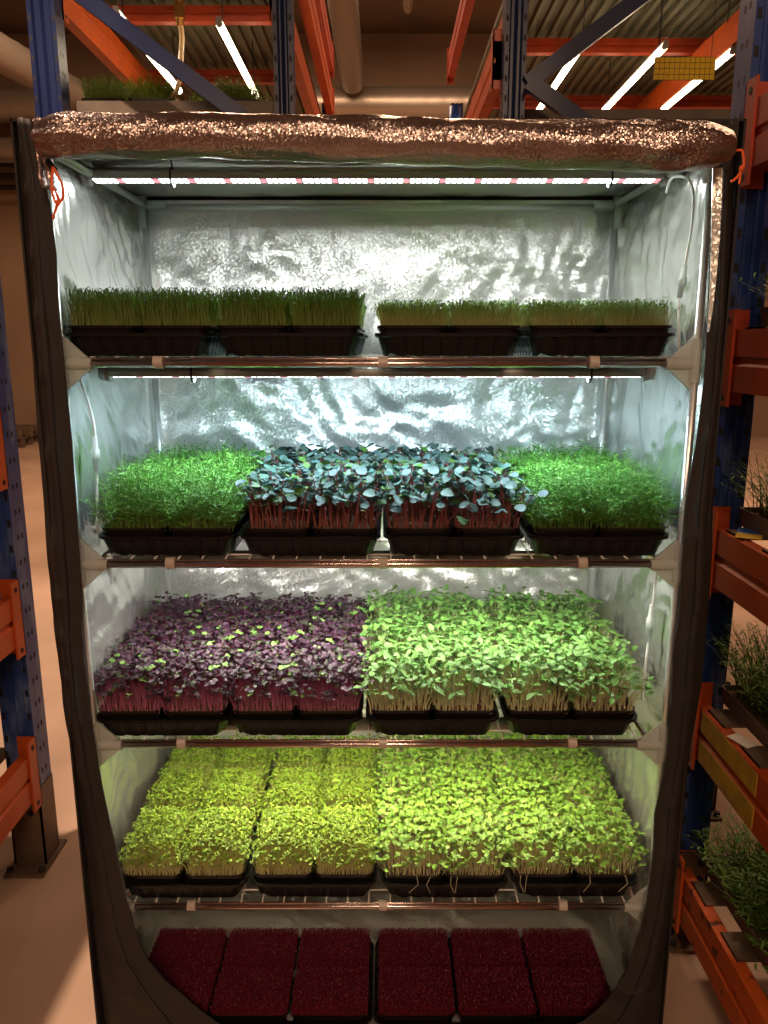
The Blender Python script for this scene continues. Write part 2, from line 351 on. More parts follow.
# left one
bl = back_rack('L', 'blue framed pallet rack with green grass, seen above the left of the tent', -1.385, -0.405, None, 2.0, 4.7, 3.15, 0,
               [((-1.40, 1.985, 3.12), (-0.46, 1.985, 2.45)), ((-1.40, 1.985, 2.0), (-0.46, 1.985, 2.45)), ((-1.40, 1.985, 1.2), (-0.46, 1.985, 0.5))], (3.12, 2.46))
for y, z in ((2.58, 3.18), (3.45, 3.18)): P(bl, cross_beam, -1.36, -0.44, y, z, 0.07)
P(bl, deckpanel, -1.36, -0.44, 2.05, 4.7, 3.20, 0.02, 0.06)
P(bl, beam, -0.36, 2.08, 4.7, 3.40, 0.15, 0.05, -1, 'orange')
P(bl, beam, -0.36, 2.08, 4.7, 3.70, 0.15, 0.05, -1, 'redorange')
br = back_rack('R', 'blue framed pallet rack with tube lights, seen above the right of the tent', 0.55, 1.62, None, 2.0, 4.7, 3.15, 0,
               [((0.60, 1.985, 2.66), (1.60, 1.985, 3.38)), ((0.60, 1.960, 2.66), (1.55, 1.960, 2.05)), ((0.60, 1.985, 1.3), (1.55, 1.985, 2.05))], (3.12, 2.46))
for y, z in ((2.98, 3.18), (3.93, 3.18)): P(br, cross_beam, 0.58, 2.4, y, z, 0.07)
P(br, deckpanel, 0.58, 2.4, 2.05, 4.7, 3.20, 0.02, 0.06)
P(br, beam, 0.475, 2.10, 4.7, 2.86, 0.15, 0.05, 1, 'orange')
P(br, beam, 0.475, 2.08, 4.7, 3.66, 0.15, 0.05, 1, 'redorange')
# blue fitting hanging on the aisle side
b = MB(); b.tube([(0.44, 3.6, 3.02), (0.44, 3.6, 2.80)], 0.035, 12); b.box(0.40, 0.48, 3.57, 3.63, 2.74, 2.80)
tag(b.build('water_filter', M['bluefit'], None, True), 'small blue cylinder fitting hanging on the aisle side of the right rack', 'filter')

# tube lights over the back racks
def tube_light(label, x, y0, y1, z):
    t = thing('tube_light', label, 'lamp', (x, y0, z), 'lit tube lights over the back racks')
    b = MB(); L = y1 - y0
    b.tube([(0, 0.02, 0), (0, L - 0.02, 0)], 0.016, 12); b.build('glowing_tube', M['tube'], t, True)
    b = MB(); b.tube([(0, 0, 0), (0, 0.02, 0)], 0.015, 12); b.tube([(0, L - 0.02, 0), (0, L, 0)], 0.015, 12)
    b.bar((0, 0, 0.018), (0, L, 0.018), 0.02, 0.01); b.build('end_caps', M['tubecap'], t)
    for yy in (0.1, L - 0.1): b = MB(); b.tube([(0, yy, 0.02), (0, yy, 3.20 - z)], 0.003, 5); b.build('hanger', M['tie'], t)
def atz(px, py, z):
    a = (px - 384) / F; b_ = (512 - py) / F
    d = Vector((a, math.cos(PITCH) + b_*math.sin(PITCH), -math.sin(PITCH) + b_*math.cos(PITCH)))
    return CAM + d*((z - CAM.z)/d.z)
TUBES = []
for lab, q0, q1 in (('leftmost lit tube light, crossed by the blue brace', (112, 12), (183, 92)), ('second lit tube light from the left, above the green grass', (217, 22), (258, 97)),
         ('lit tube light nearest the aisle over the right rack', (592, 35), (535, 112)), ('middle lit tube light over the right rack', (667, 45), (602, 112)),
         ('rightmost lit tube light, behind the yellow card', (737, 50), (660, 110))):
    A_ = atz(*q0, 2.95); B_ = atz(*q1, 2.95); TUBES.append((lab, (A_.x + B_.x)/2, A_.y, B_.y, 2.95))
for a in TUBES: tube_light(*a)
# hose
b = MB(); hp = [(-0.88, 2.25, 3.02), (-0.875, 2.25, 2.92), (-0.885, 2.25, 2.84), (-0.89, 2.24, 2.76), (-0.905, 2.22, 2.70), (-0.95, 2.20, 2.65)]
t = thing('water_hose', 'pale curved hose with brass fitting hanging over the back left trays', 'hose', (0, 0, 0))
b.tube(hp, 0.011, 10); b.build('hose', M['hose'], t, True)
b = MB(); b.tube([(-0.88, 2.25, 3.125), (-0.88, 2.25, 3.06)], 0.02, 10); b.tube([(-0.88, 2.25, 3.06), (-0.88, 2.25, 3.0)], 0.024, 6); b.tube([(-0.88, 2.25, 3.0), (-0.88, 2.25, 2.97)], 0.016, 10); b.build('fitting', M['brass'], t)
# yellow sticky card
t = thing('sticky_trap', 'yellow gridded sticky trap card hanging over the right rack', 'insect trap', (0, 0, 0))
p0 = at(655, 57, 2.3); p1 = at(714, 80, 2.3)
b = MB(); b.box(p0.x, p1.x, 2.3, 2.304, p1.z, p0.z); b.build('card', M['trap'], t)
b = MB()
for i in range(13): x = p0.x + (p1.x - p0.x)*i/12; b.box(x - 0.0007, x + 0.0007, 2.2985, 2.3002, p1.z, p0.z)
for i in range(5): z = p1.z + (p0.z - p1.z)*i/4; b.box(p0.x, p1.x, 2.2985, 2.3002, z - 0.0007, z + 0.0007)
b.build('grid_lines', M['ink'], t)
b = MB(); b.tube([(p0.x + 0.02, 2.302, p0.z), (p0.x + 0.02, 2.302, 3.125)], 0.0015, 5); b.tube([(p1.x - 0.02, 2.302, p0.z), (p1.x - 0.02, 2.302, 3.125)], 0.0015, 5); b.build('string', M['tie'], t)

# ------------------------------------------------------------------ tent
TX = 0.624; TY = 0.606; TZ = 1.982
tent = thing('grow_tent', 'tall black and silver grow tent with its front door rolled up', 'grow tent', (0, 0.3, 0))
def T(o): o.parent = tent; o.location = Vector(o.location) - Vector((0, 0.3, 0)); return o
def tri(x): x = x % 1.0; return abs(2*x - 1)
_dirs = {}
def wrinkle(u, v, seed, amp):
    """crumpled foil: triangle waves folded along warped straight creases"""
    if seed not in _dirs:
        rn = random.Random(seed)
        _dirs[seed] = [(math.cos(a), math.sin(a), f, rn.random()) for a, f in ((rn.uniform(0, PI), f) for f in (1.3, 2.1, 2.9, 4.2, 5.7, 7.9, 10.5, 14.0, 19.0, 26.0))]
    wx = 0.16*noise.noise(Vector((u*2.2 + seed, v*2.2, 1))) + 0.05*noise.noise(Vector((u*7, v*7 + seed, 4))); wy = 0.16*noise.noise(Vector((u*2.2, v*2.2 + seed, 7))) + 0.05*noise.noise(Vector((u*7 + seed, v*7, 9)))
    h = 0; 
    for dx, dy, f, ph in _dirs[seed]:
        m_ = 0.35 + 0.9*max(0, noise.noise(Vector((u*1.7 + f*3, v*1.7, seed))) + 0.25)
        h += (tri(((u + wx)*dx + (v + wy)*dy)*f + ph) - 0.35) / (f + 5) * m_
    return amp * h * 3.6
def sheet(name, fn, nu, nv, seed, amp, normal, m=M['mylar'], edge=0.03):
    vs = []; fs = []; N = Vector(normal)
    for j in range(nv + 1):
        for i in range(nu + 1):
            u = i/nu; v = j/nv; p = Vector(fn(u, v)); e = min(u, 1-u, v, 1-v) / edge
            uu = p.x + p.y*1.3; vv = p.z + p.y*0.2 if abs(normal[2]) < 0.5 else p.y
            vs.append(p + N * wrinkle(uu, vv, seed, amp) * min(1, e))
    for j in range(nv):
        for i in range(nu): a = j*(nu+1) + i; fs.append((a, a+1, a+nu+2, a+nu+1))
    b = MB(); b.add(vs, fs); o = b.build(name, m, None, True)
    return T(o)
sheet('back_wall', lambda u, v: (-TX + 2*TX*u, TY, 0.012 + (TZ-0.02)*v), 190, 240, 3.1, 0.026, (0, -1, 0))
sheet('side_wall', lambda u, v: (-TX, TY*(1-u), 0.012 + (TZ-0.02)*v), 90, 220, 7.7, 0.020, (1, 0, 0), M['foil'])
sheet('side_wall', lambda u, v: (TX, TY*u, 0.012 + (TZ-0.02)*v), 90, 220, 12.3, 0.020, (-1, 0, 0), M['foil'])
sheet('roof_liner', lambda u, v: (-TX + 2*TX*u, TY*(1-v), TZ), 80, 40, 17.9, 0.006, (0, 0, -1), M['foil'])
sheet('floor_liner', lambda u, v: (-TX + 2*TX*u, TY*v, 0.014), 160, 80, 21.0, 0.040, (0, 0, 1))
b = MB(); ox = 0.645; oy = 0.64
b.box(-ox, -ox + 0.004, -0.025, oy, 0.001, 2.0); b.box(ox - 0.004, ox, -0.025, oy, 0.001, 2.0); b.box(-ox, ox, oy - 0.004, oy, 0.001, 2.0)
b.box(-ox, ox, -0.025, oy, 1.996, 2.0); b.box(-ox, ox, -0.02, oy, 0.001, 0.005)
o = b.build('outer_shell', M['black_fabric']); T(o)
# poles
def pole(pts, r=0.008): b = MB(); b.tube(pts, r, 12); T(b.build('pole', M['pole'], None, True))
for sx in (-1, 1):
    pole([(sx*0.602, 0.0, 0.02), (sx*0.602, 0.0, 1.965)]); pole([(sx*0.592, 0.565, 0.02), (sx*0.592, 0.565, 1.965)])
    pole([(sx*0.598, 0.0, 1.958), (sx*0.594, 0.565, 1.958)])
pole([(-0.60, 0.0, 1.962), (0.60, 0.0, 1.962)]); pole([(-0.592, 0.565, 1.950), (0.592, 0.565, 1.950)]); pole([(-0.60, 0.24, 1.970), (0.60, 0.24, 1.970)], 0.007)
for sx in (-1, 1):
    for yy in (0.0, 0.565):
        b = MB(); x = sx*0.597; b.tube([(x, yy, 1.975), (x, yy, 1.90)], 0.0115, 12); b.tube([(x, yy, 1.955), (x - sx*0.06, yy, 1.955)], 0.0115, 12)
        T(b.build('pole_joint', M['plastic'], None, True))
# front panel with its D-shaped opening
pairs = [(30,13,119),(42,14,160),(51,17,209),(56,20,252),(58,24,295),(62,27,340),(66,30,380),(72,34,440),(76.5,40,505),(80,45,567),(83,48,600),(82.5,50,625),(84,54,655),(87,57,680),(90,60,712),(95,66,745),(103,73,790),(115,80,840),(121,84,870),(127,87,900),(134,90,927),(146,93,955),(165,96,980),(190,99,1002)]
L = [((i, y), (o, y)) for i, o, y in pairs]
L += [((216,1022),(102,1026)),((250,1036),(108,1056)),((300,1044),(170,1063)),((340,1048),(260,1063)),((384,1050),(384,1063)),((450,1048),(500,1063)),((520,1042),(600,1063)),((560,1032),(658,1056)),((584,1020),(665,1026))]
rp = [(604,666,1004),(617,667,986),(628,669,966),(640,674,930),(647,677,900),(653,684,848),(655,687,814),(662,690,780),(668,695,747),(671,703,700),(672,708,660),(674,709,638),(678,711,622),(680,713,600),(682,715,560),(684,716,525),(686,717.5,500),(693,719.5,460),(699,722,420),(704,725,380),(707,729,330),(709,733,280),(711,735,220),(713,737.5,170),(716,738,122)]
L += [((i, y), (o, y)) for i, o, y in rp]
NW = 14; vs = []; fs = []
dense = []
for k in range(len(L) - 1):
    for s in range(5):
        t_ = s/5; a, bb = L[k], L[k+1]
        dense.append(((a[0][0]*(1-t_)+bb[0][0]*t_, a[0][1]*(1-t_)+bb[0][1]*t_), (a[1][0]*(1-t_)+bb[1][0]*t_, a[1][1]*(1-t_)+bb[1][1]*t_)))
dense.append(L[-1])
for k, (i_, o_) in enumerate(dense):
    for w in range(NW + 1):
        q = w / NW
        pi = at(*i_, -0.03); po = at(*o_, -0.03)
        p = pi.lerp(po, q)
        fold = 0.004*noise.noise(Vector((q*3.2, k*0.10, 2.0))) + 0.003*noise.noise(Vector((q*1.5 + 9, k*0.33, 5.0))) + 0.004*math.sin(q*9.0)
        crease = -0.006 * (max(0, math.sin(k*0.9 + q*0.8)) ** 12) * (1 - abs(q*2 - 1))
        p.y += -0.010*math.sin(PI*q) + fold + crease + 0.018*q*q
        p.z = max(p.z, 0.006)
        vs.append(p)
for k in range(len(dense) - 1):
    for w in range(NW): a = k*(NW+1) + w; fs.append((a, a+1, a+NW+2, a+NW+1))
b = MB(); b.add(vs, fs); o = b.build('front_panel', M['black_fabric'], None, True); T(o)
m = o.modifiers.new('thick', 'SOLIDIFY'); m.thickness = 0.003; m.offset = 0
# zip piping along outer seam
b = MB(); b.tube([vs[k*(NW+1) + 5] + Vector((0, -0.003, 0)) for k in range(0, len(dense), 2)], 0.0016, 6); T(b.build('zipper', M['tie'], None, True))
# header behind the roll
b = MB(); b.box(-0.63, 0.63, -0.03, -0.024, 1.945, 1.998); T(b.build('header_panel', M['black_fabric']))
# silver hem at upper right
hem = [(713,722,168),(712,721,200),(711.5,719,240),(710.5,715.5,280),(709,712,310),(707.5,708.5,332)]
b = MB(); hv = []
for a, c, y in hem: hv += [at(a, y, -0.046), at(c, y, -0.046) + Vector((0, -0.003, 0))]
hv2 = [v + Vector((0, 0.003, 0)) for v in hv]; n = len(hv)
b.add(hv + hv2, [(2*i, 2*i+1, 2*i+3, 2*i+2) for i in range(len(hem)-1)] + [(n+2*i, n+2*i+2, n+2*i+3, n+2*i+1) for i in range(len(hem)-1)] + [(2*i, 2*i+2, n+2*i+2, n+2*i) for i in range(len(hem)-1)] + [(2*i+1, n+2*i+1, n+2*i+3, 2*i+3) for i in range(len(hem)-1)])
T(b.build('silver_hem', M['mylar']))
# rolled up door
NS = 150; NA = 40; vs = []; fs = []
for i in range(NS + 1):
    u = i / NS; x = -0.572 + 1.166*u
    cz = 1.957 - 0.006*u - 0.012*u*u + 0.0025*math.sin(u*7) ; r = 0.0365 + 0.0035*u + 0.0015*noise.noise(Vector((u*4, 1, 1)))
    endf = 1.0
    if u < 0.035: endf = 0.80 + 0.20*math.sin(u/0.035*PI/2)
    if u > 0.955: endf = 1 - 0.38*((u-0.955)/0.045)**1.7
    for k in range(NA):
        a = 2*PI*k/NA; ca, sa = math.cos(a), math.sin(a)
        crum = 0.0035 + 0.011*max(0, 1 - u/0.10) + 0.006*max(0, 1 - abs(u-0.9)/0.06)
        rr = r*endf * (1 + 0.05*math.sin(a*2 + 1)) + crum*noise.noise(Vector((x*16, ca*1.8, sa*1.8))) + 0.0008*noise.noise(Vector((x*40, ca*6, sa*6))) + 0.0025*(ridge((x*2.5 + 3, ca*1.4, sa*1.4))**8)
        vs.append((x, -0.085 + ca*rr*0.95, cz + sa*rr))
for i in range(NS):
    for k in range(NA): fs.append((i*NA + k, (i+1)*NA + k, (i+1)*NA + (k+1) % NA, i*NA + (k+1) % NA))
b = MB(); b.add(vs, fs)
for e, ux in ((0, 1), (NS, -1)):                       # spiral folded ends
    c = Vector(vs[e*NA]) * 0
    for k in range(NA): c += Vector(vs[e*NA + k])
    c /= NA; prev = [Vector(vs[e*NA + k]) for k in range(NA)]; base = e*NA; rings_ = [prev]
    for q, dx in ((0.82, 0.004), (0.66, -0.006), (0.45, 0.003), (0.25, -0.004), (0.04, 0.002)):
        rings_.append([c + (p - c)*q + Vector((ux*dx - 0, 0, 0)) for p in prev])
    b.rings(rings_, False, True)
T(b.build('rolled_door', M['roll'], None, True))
# hanging flap at the left end of the roll
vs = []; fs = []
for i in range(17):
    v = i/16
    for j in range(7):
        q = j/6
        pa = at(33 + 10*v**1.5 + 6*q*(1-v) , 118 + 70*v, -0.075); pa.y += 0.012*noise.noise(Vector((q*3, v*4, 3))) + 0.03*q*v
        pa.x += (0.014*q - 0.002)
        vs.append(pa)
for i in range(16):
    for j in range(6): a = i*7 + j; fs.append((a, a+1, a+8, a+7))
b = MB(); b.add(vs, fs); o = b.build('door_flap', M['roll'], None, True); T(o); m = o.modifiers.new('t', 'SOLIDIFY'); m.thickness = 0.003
# toggle and orange cord left, cord right
def curve_pts(pts, n=6):
    out = []; P_ = [Vector(p) for p in pts]
    for i in range(len(P_) - 1):
        p0, p1, p2, p3 = P_[max(i-1, 0)], P_[i], P_[i+1], P_[min(i+2, len(P_)-1)]
        for k in range(n):
            t_ = k/n
            out.append(0.5*((2*p1) + (p2-p0)*t_ + (2*p0 - 5*p1 + 4*p2 - p3)*t_*t_ + (3*p1 - p0 - 3*p2 + p3)*t_**3))
    out.append(P_[-1]); return out
b = MB(); b.tube([at(43, 156, -0.055), at(49, 163, -0.065), at(55.5, 170, -0.068)], [0.004, 0.006, 0.0045], 10); T(b.build('toggle', M['black_fabric'], None, True))
Yc = -0.072
b = MB(); b.tube(curve_pts([at(53, 167, Yc), at(51.5, 185, Yc), at(54, 199, Yc), at(58, 203, Yc), at(63, 197, Yc), at(62, 184, Yc-0.006), at(56, 172, Yc-0.006), at(53, 167, Yc)]), 0.0022, 8)
b.tube(curve_pts([at(53, 188, Yc-0.004), at(59, 200, Yc-0.006), at(56, 208, Yc-0.006), at(53, 219, Yc)]), 0.0022, 8)
b.tube([at(58.5, 200, Yc-0.005), at(57.5, 206, Yc-0.005)], 0.0042, 8)
T(b.build('tie_cord', M['cord'], None, True))
b = MB(); b.tube(curve_pts([at(742, 150, -0.09), at(744, 163, -0.09), at(741, 172, -0.09), at(734, 180, -0.09), at(731, 181, -0.09)]), 0.0022, 8); b.tube([at(742, 166, -0.092), at(741, 171, -0.092)], 0.004, 8); b.tube(curve_pts([at(741, 171, -0.09), at(739, 184, -0.09)]), 0.002, 6)
b.tube([(0.60, -0.085, at(742,150,-0.09).z), at(742, 150, -0.09)], 0.002, 6)
T(b.build('tie_cord', M['cord'], None, True))

# ------------------------------------------------------------------ wire shelves
LV = [1.578, 1.182, 0.786, 0.390]
ORD = ['top', 'second', 'third', 'fourth']
def make_shelf():
    t = thing('wire_shelf', 'x', 'shelf', (0, 0, LV[0]), 'wire shelves inside the tent')
    for name, p, q, r in (('front_rod', (-0.565, 0, 0), (0.565, 0, 0), 0.0072), ('back_rod', (-0.555, 0.56, 0), (0.555, 0.56, 0), 0.0065),
                          ('side_rod', (-0.575, 0.02, 0), (-0.575, 0.55, 0), 0.006), ('side_rod', (0.575, 0.02, 0), (0.575, 0.55, 0), 0.006)):
        b = MB(); b.tube([p, q], r, 12); b.build(name, M['rod'], t, True)
    b = MB(); b.tube([(-0.565, -0.001, 0.0095), (0.565, -0.001, 0.0095)], 0.0028, 8); b.build('front_rod_edging', M['rod'], t, True)
    b = MB(); rnd = random.Random(4)
    n = 24
    for i in range(n):
        x = -0.545 + 1.09*i/(n-1); b.tube([(x, -0.002, 0.0125), (x, 0.03, 0.0122), (x, 0.56, 0.0122)], 0.0016, 6)
    for y in (0.042, 0.15, 0.28, 0.41, 0.53):
        if y == 0.042: b.tube([(-0.56, y, 0.0092), (-0.13, y, 0.0092)], 0.0018, 6); b.tube([(-0.085, y, 0.0092), (0.56, y, 0.0092)], 0.0018, 6)
        else: b.tube([(-0.56, y, 0.0092), (0.56, y, 0.0092)], 0.0018, 6)
    b.build('wire_grid', M['wire'], t, True)
    for x in (-0.418, 0.008, 0.408):
        b = MB(); b.rings([[(xx, 0.0095*1.12*math.cos(2*PI*k/14), 0.003 + 0.0120*math.sin(2*PI*k/14)) for k in range(14)] for xx in (x - 0.009, x + 0.009)])
        b.build('clip', M['clip'], t, False)
    for sx in (-1, 1):
        for yy in (0.0, 0.56):
            b = MB(); b.tube([(sx*0.595, yy, 0), (sx*0.545, yy, 0)], 0.0115, 14); b.tube([(sx*0.600, yy, -0.035), (sx*0.600, yy, 0.045)], 0.0115, 14)
            b.prism([(sx*0.600, 0.058), (sx*0.548, 0.008), (sx*0.548, -0.008), (sx*0.600, -0.055)], 'y', yy - 0.003, yy + 0.003)
            s_ = 1 if yy == 0 else -1
            b.prism([(yy, 0.05), (yy + s_*0.05, 0.008), (yy + s_*0.05, -0.008), (yy, -0.05)], 'x', sx*0.600 - 0.003, sx*0.600 + 0.003)
            b.build('corner_bracket', M['plastic'], t)
    return t
sh0 = make_shelf()
for i, z in enumerate(LV):
    lab = ['top white wire shelf with chromed front rod, under the tall grassy sprouts', 'second white wire shelf from the top, under the dark kale trays',
           'third white wire shelf from the top, under the purple radish trays', 'lowest white wire shelf, above the dark red crops on the floor'][i]
    s = sh0 if i == 0 else copy_tree(sh0, (0, 0, z))
    s['label'] = lab; s.location = (0, 0, z)

# ------------------------------------------------------------------ LED bars
def led_bar(label, y, z, L, x0, lampcol, power, strip=True, tilt=38):
    t = thing('led_grow_light', label, 'grow light', (x0, y, z), 'led bars inside the tent')
    t.rotation_euler.x = -R(tilt)     # board faces down and a little to the front
    b = MB(); n = 12
    prof = [(0.018*math.cos(PI*k/n), 0.004 + 0.014*math.sin(PI*k/n)) for k in range(n + 1)] + [(-0.018, -0.001), (0.018, -0.001)]
    b.prism(prof, 'x', 0.0, L); b.build('housing', M['housing'], t, False)
    for xx in (-0.022, L):
        b = MB(); b.tube([(xx, 0, 0.004), (xx + 0.022, 0, 0.004)], [0.0145, 0.019] if xx < 0 else [0.019, 0.0145], 14); b.build('end_cap', M['cap'], t, True)
    w = MB(); rd = MB(); N = int(L / 0.0125)
    for i in range(N):
        xx = 0.012 + i*(L - 0.024)/(N - 1)
        tgt = rd if i % 6 == 4 else w
        for yy in (-0.0075, 0.0075):
            tgt.box(xx - 0.0042, xx + 0.0042, yy - 0.0045, yy + 0.0045, -0.0046, -0.0036)
    w.build('white_leds', M['ledw'], t)['kind'] = 'stuff'; rd.build('red_leds', M['ledr'], t)['kind'] = 'stuff'
    g = MB(); g.box(0.004, L - 0.004, -0.0165, 0.0165, -0.0032, -0.0012); g.build('led_board', M['ledgap'], t)
    for xx in (0.17, L - 0.11):
        g = MB()
        g.rings([[(x_, 0.0205*math.cos(2*PI*k/16), 0.003 + 0.0205*math.sin(2*PI*k/16)) for k in range(16)] for x_ in (xx - 0.002, xx + 0.002)], False, False)
        up = Vector((0, -0.012, 0.02)); g.tube([(xx, 0.004, 0.02), (xx, 0.004 - 0.02, 0.042)], 0.0016, 6)
        o = g.build('hanging_tie', M['tie'], t); m = o.modifiers.new('t', 'SOLIDIFY'); m.thickness = 0.0015
    ld = bpy.data.lights.new('led_glow', 'AREA'); ld.shape = 'RECTANGLE'; ld.size = L - 0.16; ld.size_y = 0.034; ld.energy = power; ld.color = lampcol; ld.spread = R(180)
    lo = bpy.data.objects.new('led_glow', ld); COL.objects.link(lo); lo.parent = t; lo.location = (L/2, 0, -0.0050)
    return t
LED1 = led_bar('bright led bar with white and red diodes hanging under the tent roof', 0.225, 1.950, 1.19, -0.60, (0.97, 1.0, 0.94), 7.6, tilt=5)
LED2 = led_bar('led bar mounted under the top shelf, lighting the kale', 0.13, 1.553, 1.10, -0.555, (0.68, 0.91, 1.0), 9.8, tilt=-4)
LED3 = led_bar('led bar mounted under the second shelf, lighting the purple radish', 0.13, 1.157, 1.10, -0.555, (1.0, 0.95, 0.84), 8.5, tilt=-4)
LED4 = led_bar('led bar mounted under the third shelf, lighting the pale green rows', 0.13, 0.761, 1.10, -0.555, (1.0, 0.90, 0.55), 8.0, tilt=-4)

def cable(label, pts, cpos, r=0.0028, thing_=True):
    t = thing('power_cable', label, 'cable', (0, 0, 0), 'white light cables')
    b = MB(); b.tube(curve_pts(pts, 8), r, 8); b.build('cord', M['cable'], t, True)
    c0, c1 = Vector(cpos[0]), Vector(cpos[1]); b = MB()
    q = [c0.lerp(c1, k) for k in (0, 0.35, 0.36, 0.6, 0.61, 1.0)]
    b.tube(q, [0.0048, 0.0062, 0.0085, 0.0085, 0.0064, 0.005], 12); b.build('connector', M['plastic'], t, True)
Yr = 0.10
cable('white power cable with inline connector hanging on the top level right wall', [(0.60, 0.225, 1.925), at(672, 178, 0.15), at(686, 178, Yr), at(693, 190, Yr), at(692, 225, Yr), at(685, 265, Yr), at(681, 282, Yr), at(679, 310, Yr), at(679, 350, Yr)], (at(685, 266, Yr), at(679.5, 298, Yr)))
cable('white power cable with inline connector hanging on the second level left wall', [at(72, 366, 0.03), at(79, 378, Yr), at(88, 402, Yr), at(94, 425, Yr), at(95.5, 450, Yr), at(97, 480, Yr), at(97, 510, Yr), at(98, 532, Yr)], (at(94.5, 436, Yr), at(96.5, 474, Yr)))
cable('white power cable with inline connector hanging on the third level right wall', [at(657, 568, Yr), at(654, 595, Yr), at(651, 620, Yr), at(648, 645, Yr), at(645, 670, Yr), at(642, 700, Yr)], (at(652, 605, Yr), at(648, 642, Yr)))

# ------------------------------------------------------------------ trays
TW, TD = 0.285, 0.535
def tray_mesh(w=TW, d=TD, h=0.043):
    b = MB(); n = 6
    def dens(ring_fn, z, zf=None):
        pts = ring_fn; out = []
        N = len(pts)
        for i in range(N):
            p, q = Vector(pts[i]), Vector(pts[(i+1) % N]); L = (q - p).length; k = max(1, int(L / 0.006))
            for s in range(k): out.append(p.lerp(q, s / k))
        return out
    base = dens(rrect(w, d, 0.03, 0, n), 0); N = len(base)
    def ring(off, z, mod=0, zmod=0):
        out = []; acc = 0
        for i, p in enumerate(base):
            s = 1 if (i // 3) % 2 == 0 else 0
            fx = (w/2 - off - mod*s) / (w/2); fy = (d/2 - off - mod*s) / (d/2)
            out.append((p.x*fx, p.y*fy, z + zmod*s))
        return out
    b.rings([ring(0.016, 0.0, 0, 0.0055), ring(0.013, 0.012, 0.0012), ring(0.006, h - 0.008, 0.0012), ring(0.005, h - 0.006), ring(0.0, h - 0.006), ring(0.0, h), ring(0.006, h), ring(0.010, h - 0.012), ring(0.017, 0.006)], True, True)
    return b.mesh('tray', M['tray'], True)
tray_me = tray_mesh(); tray_me.polygons.foreach_set('use_smooth', [False]*len(tray_me.polygons))

PW, PD, PH = 0.1360, 0.172, 0.050
def pot_mesh(w=PW, d=PD, h=PH):
    b = MB(); r = 0.022
    def ring(o, z): return rrect(w - 2*o, d - 2*o, max(0.008, r - o*0.6), z, 6)
    b.rings([ring(0.010, 0), ring(0.0045, h - 0.006), ring(0.0, h - 0.0055), ring(0.0, h), ring(0.0035, h), ring(0.006, h - 0.006), ring(0.007, h - 0.012)], True, False)
    return b.mesh('pot', M['pot'], False)
pot_me = pot_mesh()
def soil_mesh(w=PW, d=PD, h=PH, m='soil'):
    b = MB(); nu, nv = 16, 20; vs = []; fs = []
    for j in range(nv + 1):
        for i in range(nu + 1):
            x = (i/nu - 0.5)*(w - 0.016); y = (j/nv - 0.5)*(d - 0.016)
            e = min(1, min(i, nu-i, j, nv-j)/2)
            vs.append((x, y, h - 0.010 + 0.004*e + 0.0025*noise.noise(Vector((x*90, y*90, 1)))))
    for j in range(nv):
        for i in range(nu): a = j*(nu+1) + i; fs.append((a, a+1, a+nu+2, a+nu+1))
    b.add(vs, fs); return b.mesh('growing_mat', M[m], True)
soil_me = soil_mesh()

# ------------------------------------------------------------------ plants
class PM(MB):
    def __init__(s): super().__init__(); s.t = []
    def put(s, vs, fs, cols):
        s.add(vs, fs)
        s.t += cols if isinstance(cols, list) else [cols]*len(vs)
    def stalk(s, pts, r0, r1, c0, c1, n=3):
        N = len(pts); vs = []; cs = []
        for i, p in enumerate(pts):
            q = i/(N-1); r = r0 + (r1-r0)*q
            for k in range(n):
                a = 2*PI*k/n; vs.append((p[0] + r*math.cos(a), p[1] + r*math.sin(a), p[2]))
            cs += [mixc(c0, c1, q)]*n
        fs = [(i*n+k, i*n+(k+1) % n, (i+1)*n+(k+1) % n, (i+1)*n+k) for i in range(N-1) for k in range(n)]
        s.put(vs, fs, cs)
    def leaf(s, p, d, L, W, c, cup=0.2, droop=0.2, roll=0.0, notch=0.0, rnd=False):
        """oval leaf from p along d, folded on its midrib"""
        d = Vector(d).normalized(); side = d.cross(Vector((0, 0, 1)))
        if side.length < 1e-3: side = Vector((1, 0, 0))
        side.normalize(); up = side.cross(d)
        side = side*math.cos(roll) + up*math.sin(roll); up = side.cross(d)
        p = Vector(p); prof = ((0.0, 0.10), (0.22, 0.72), (0.5, 1.0), (0.8, 0.78)) if not rnd else ((0.0, 0.14), (0.10, 0.58), (0.33, 0.95), (0.62, 0.98), (0.87, 0.60))
        vs = []
        for t_, w_ in prof:
            mid = p + d*L*t_ - up*droop*L*t_*t_
            for sg in (-1, 0, 1): vs.append(mid + side*sg*W/2*w_ + up*(abs(sg)*cup*W/2*w_))
        vs.append(p + d*L*(1 - notch) - up*droop*L)
        fs = []
        n_ = len(prof)
        for i in range(n_ - 1):
            for k in (0, 1): a = i*3 + k; fs.append((a, a+1, a+4, a+3))
        e_ = (n_ - 1)*3; fs += [(e_, e_+1, e_+3), (e_+1, e_+2, e_+3)]
        s.put(vs, fs, c)
def mixc(a, b, q): return tuple(a[i] + (b[i]-a[i])*q for i in range(3))
def jit(c, rnd, a=0.2):
    k = 1 + rnd.uniform(-a, a); return (min(1, c[0]*k*(1 + rnd.uniform(-a, a)*0.4)), min(1, c[1]*k), min(1, c[2]*k*(1 + rnd.uniform(-a, a)*0.4)))
def spots(rnd, n, w, d, m=0.012):
    """evenly jittered planting spots"""
    nx = max(1, int(round(math.sqrt(n*w/d)))); ny = max(1, int(round(n/nx))); out = []
    for i in range(nx):
        for j in range(ny):
            out.append((-w/2 + m + (w - 2*m)*(i + 0.5 + rnd.uniform(-0.5, 0.5))/nx, -d/2 + m + (d - 2*m)*(j + 0.5 + rnd.uniform(-0.5, 0.5))/ny))
    return out
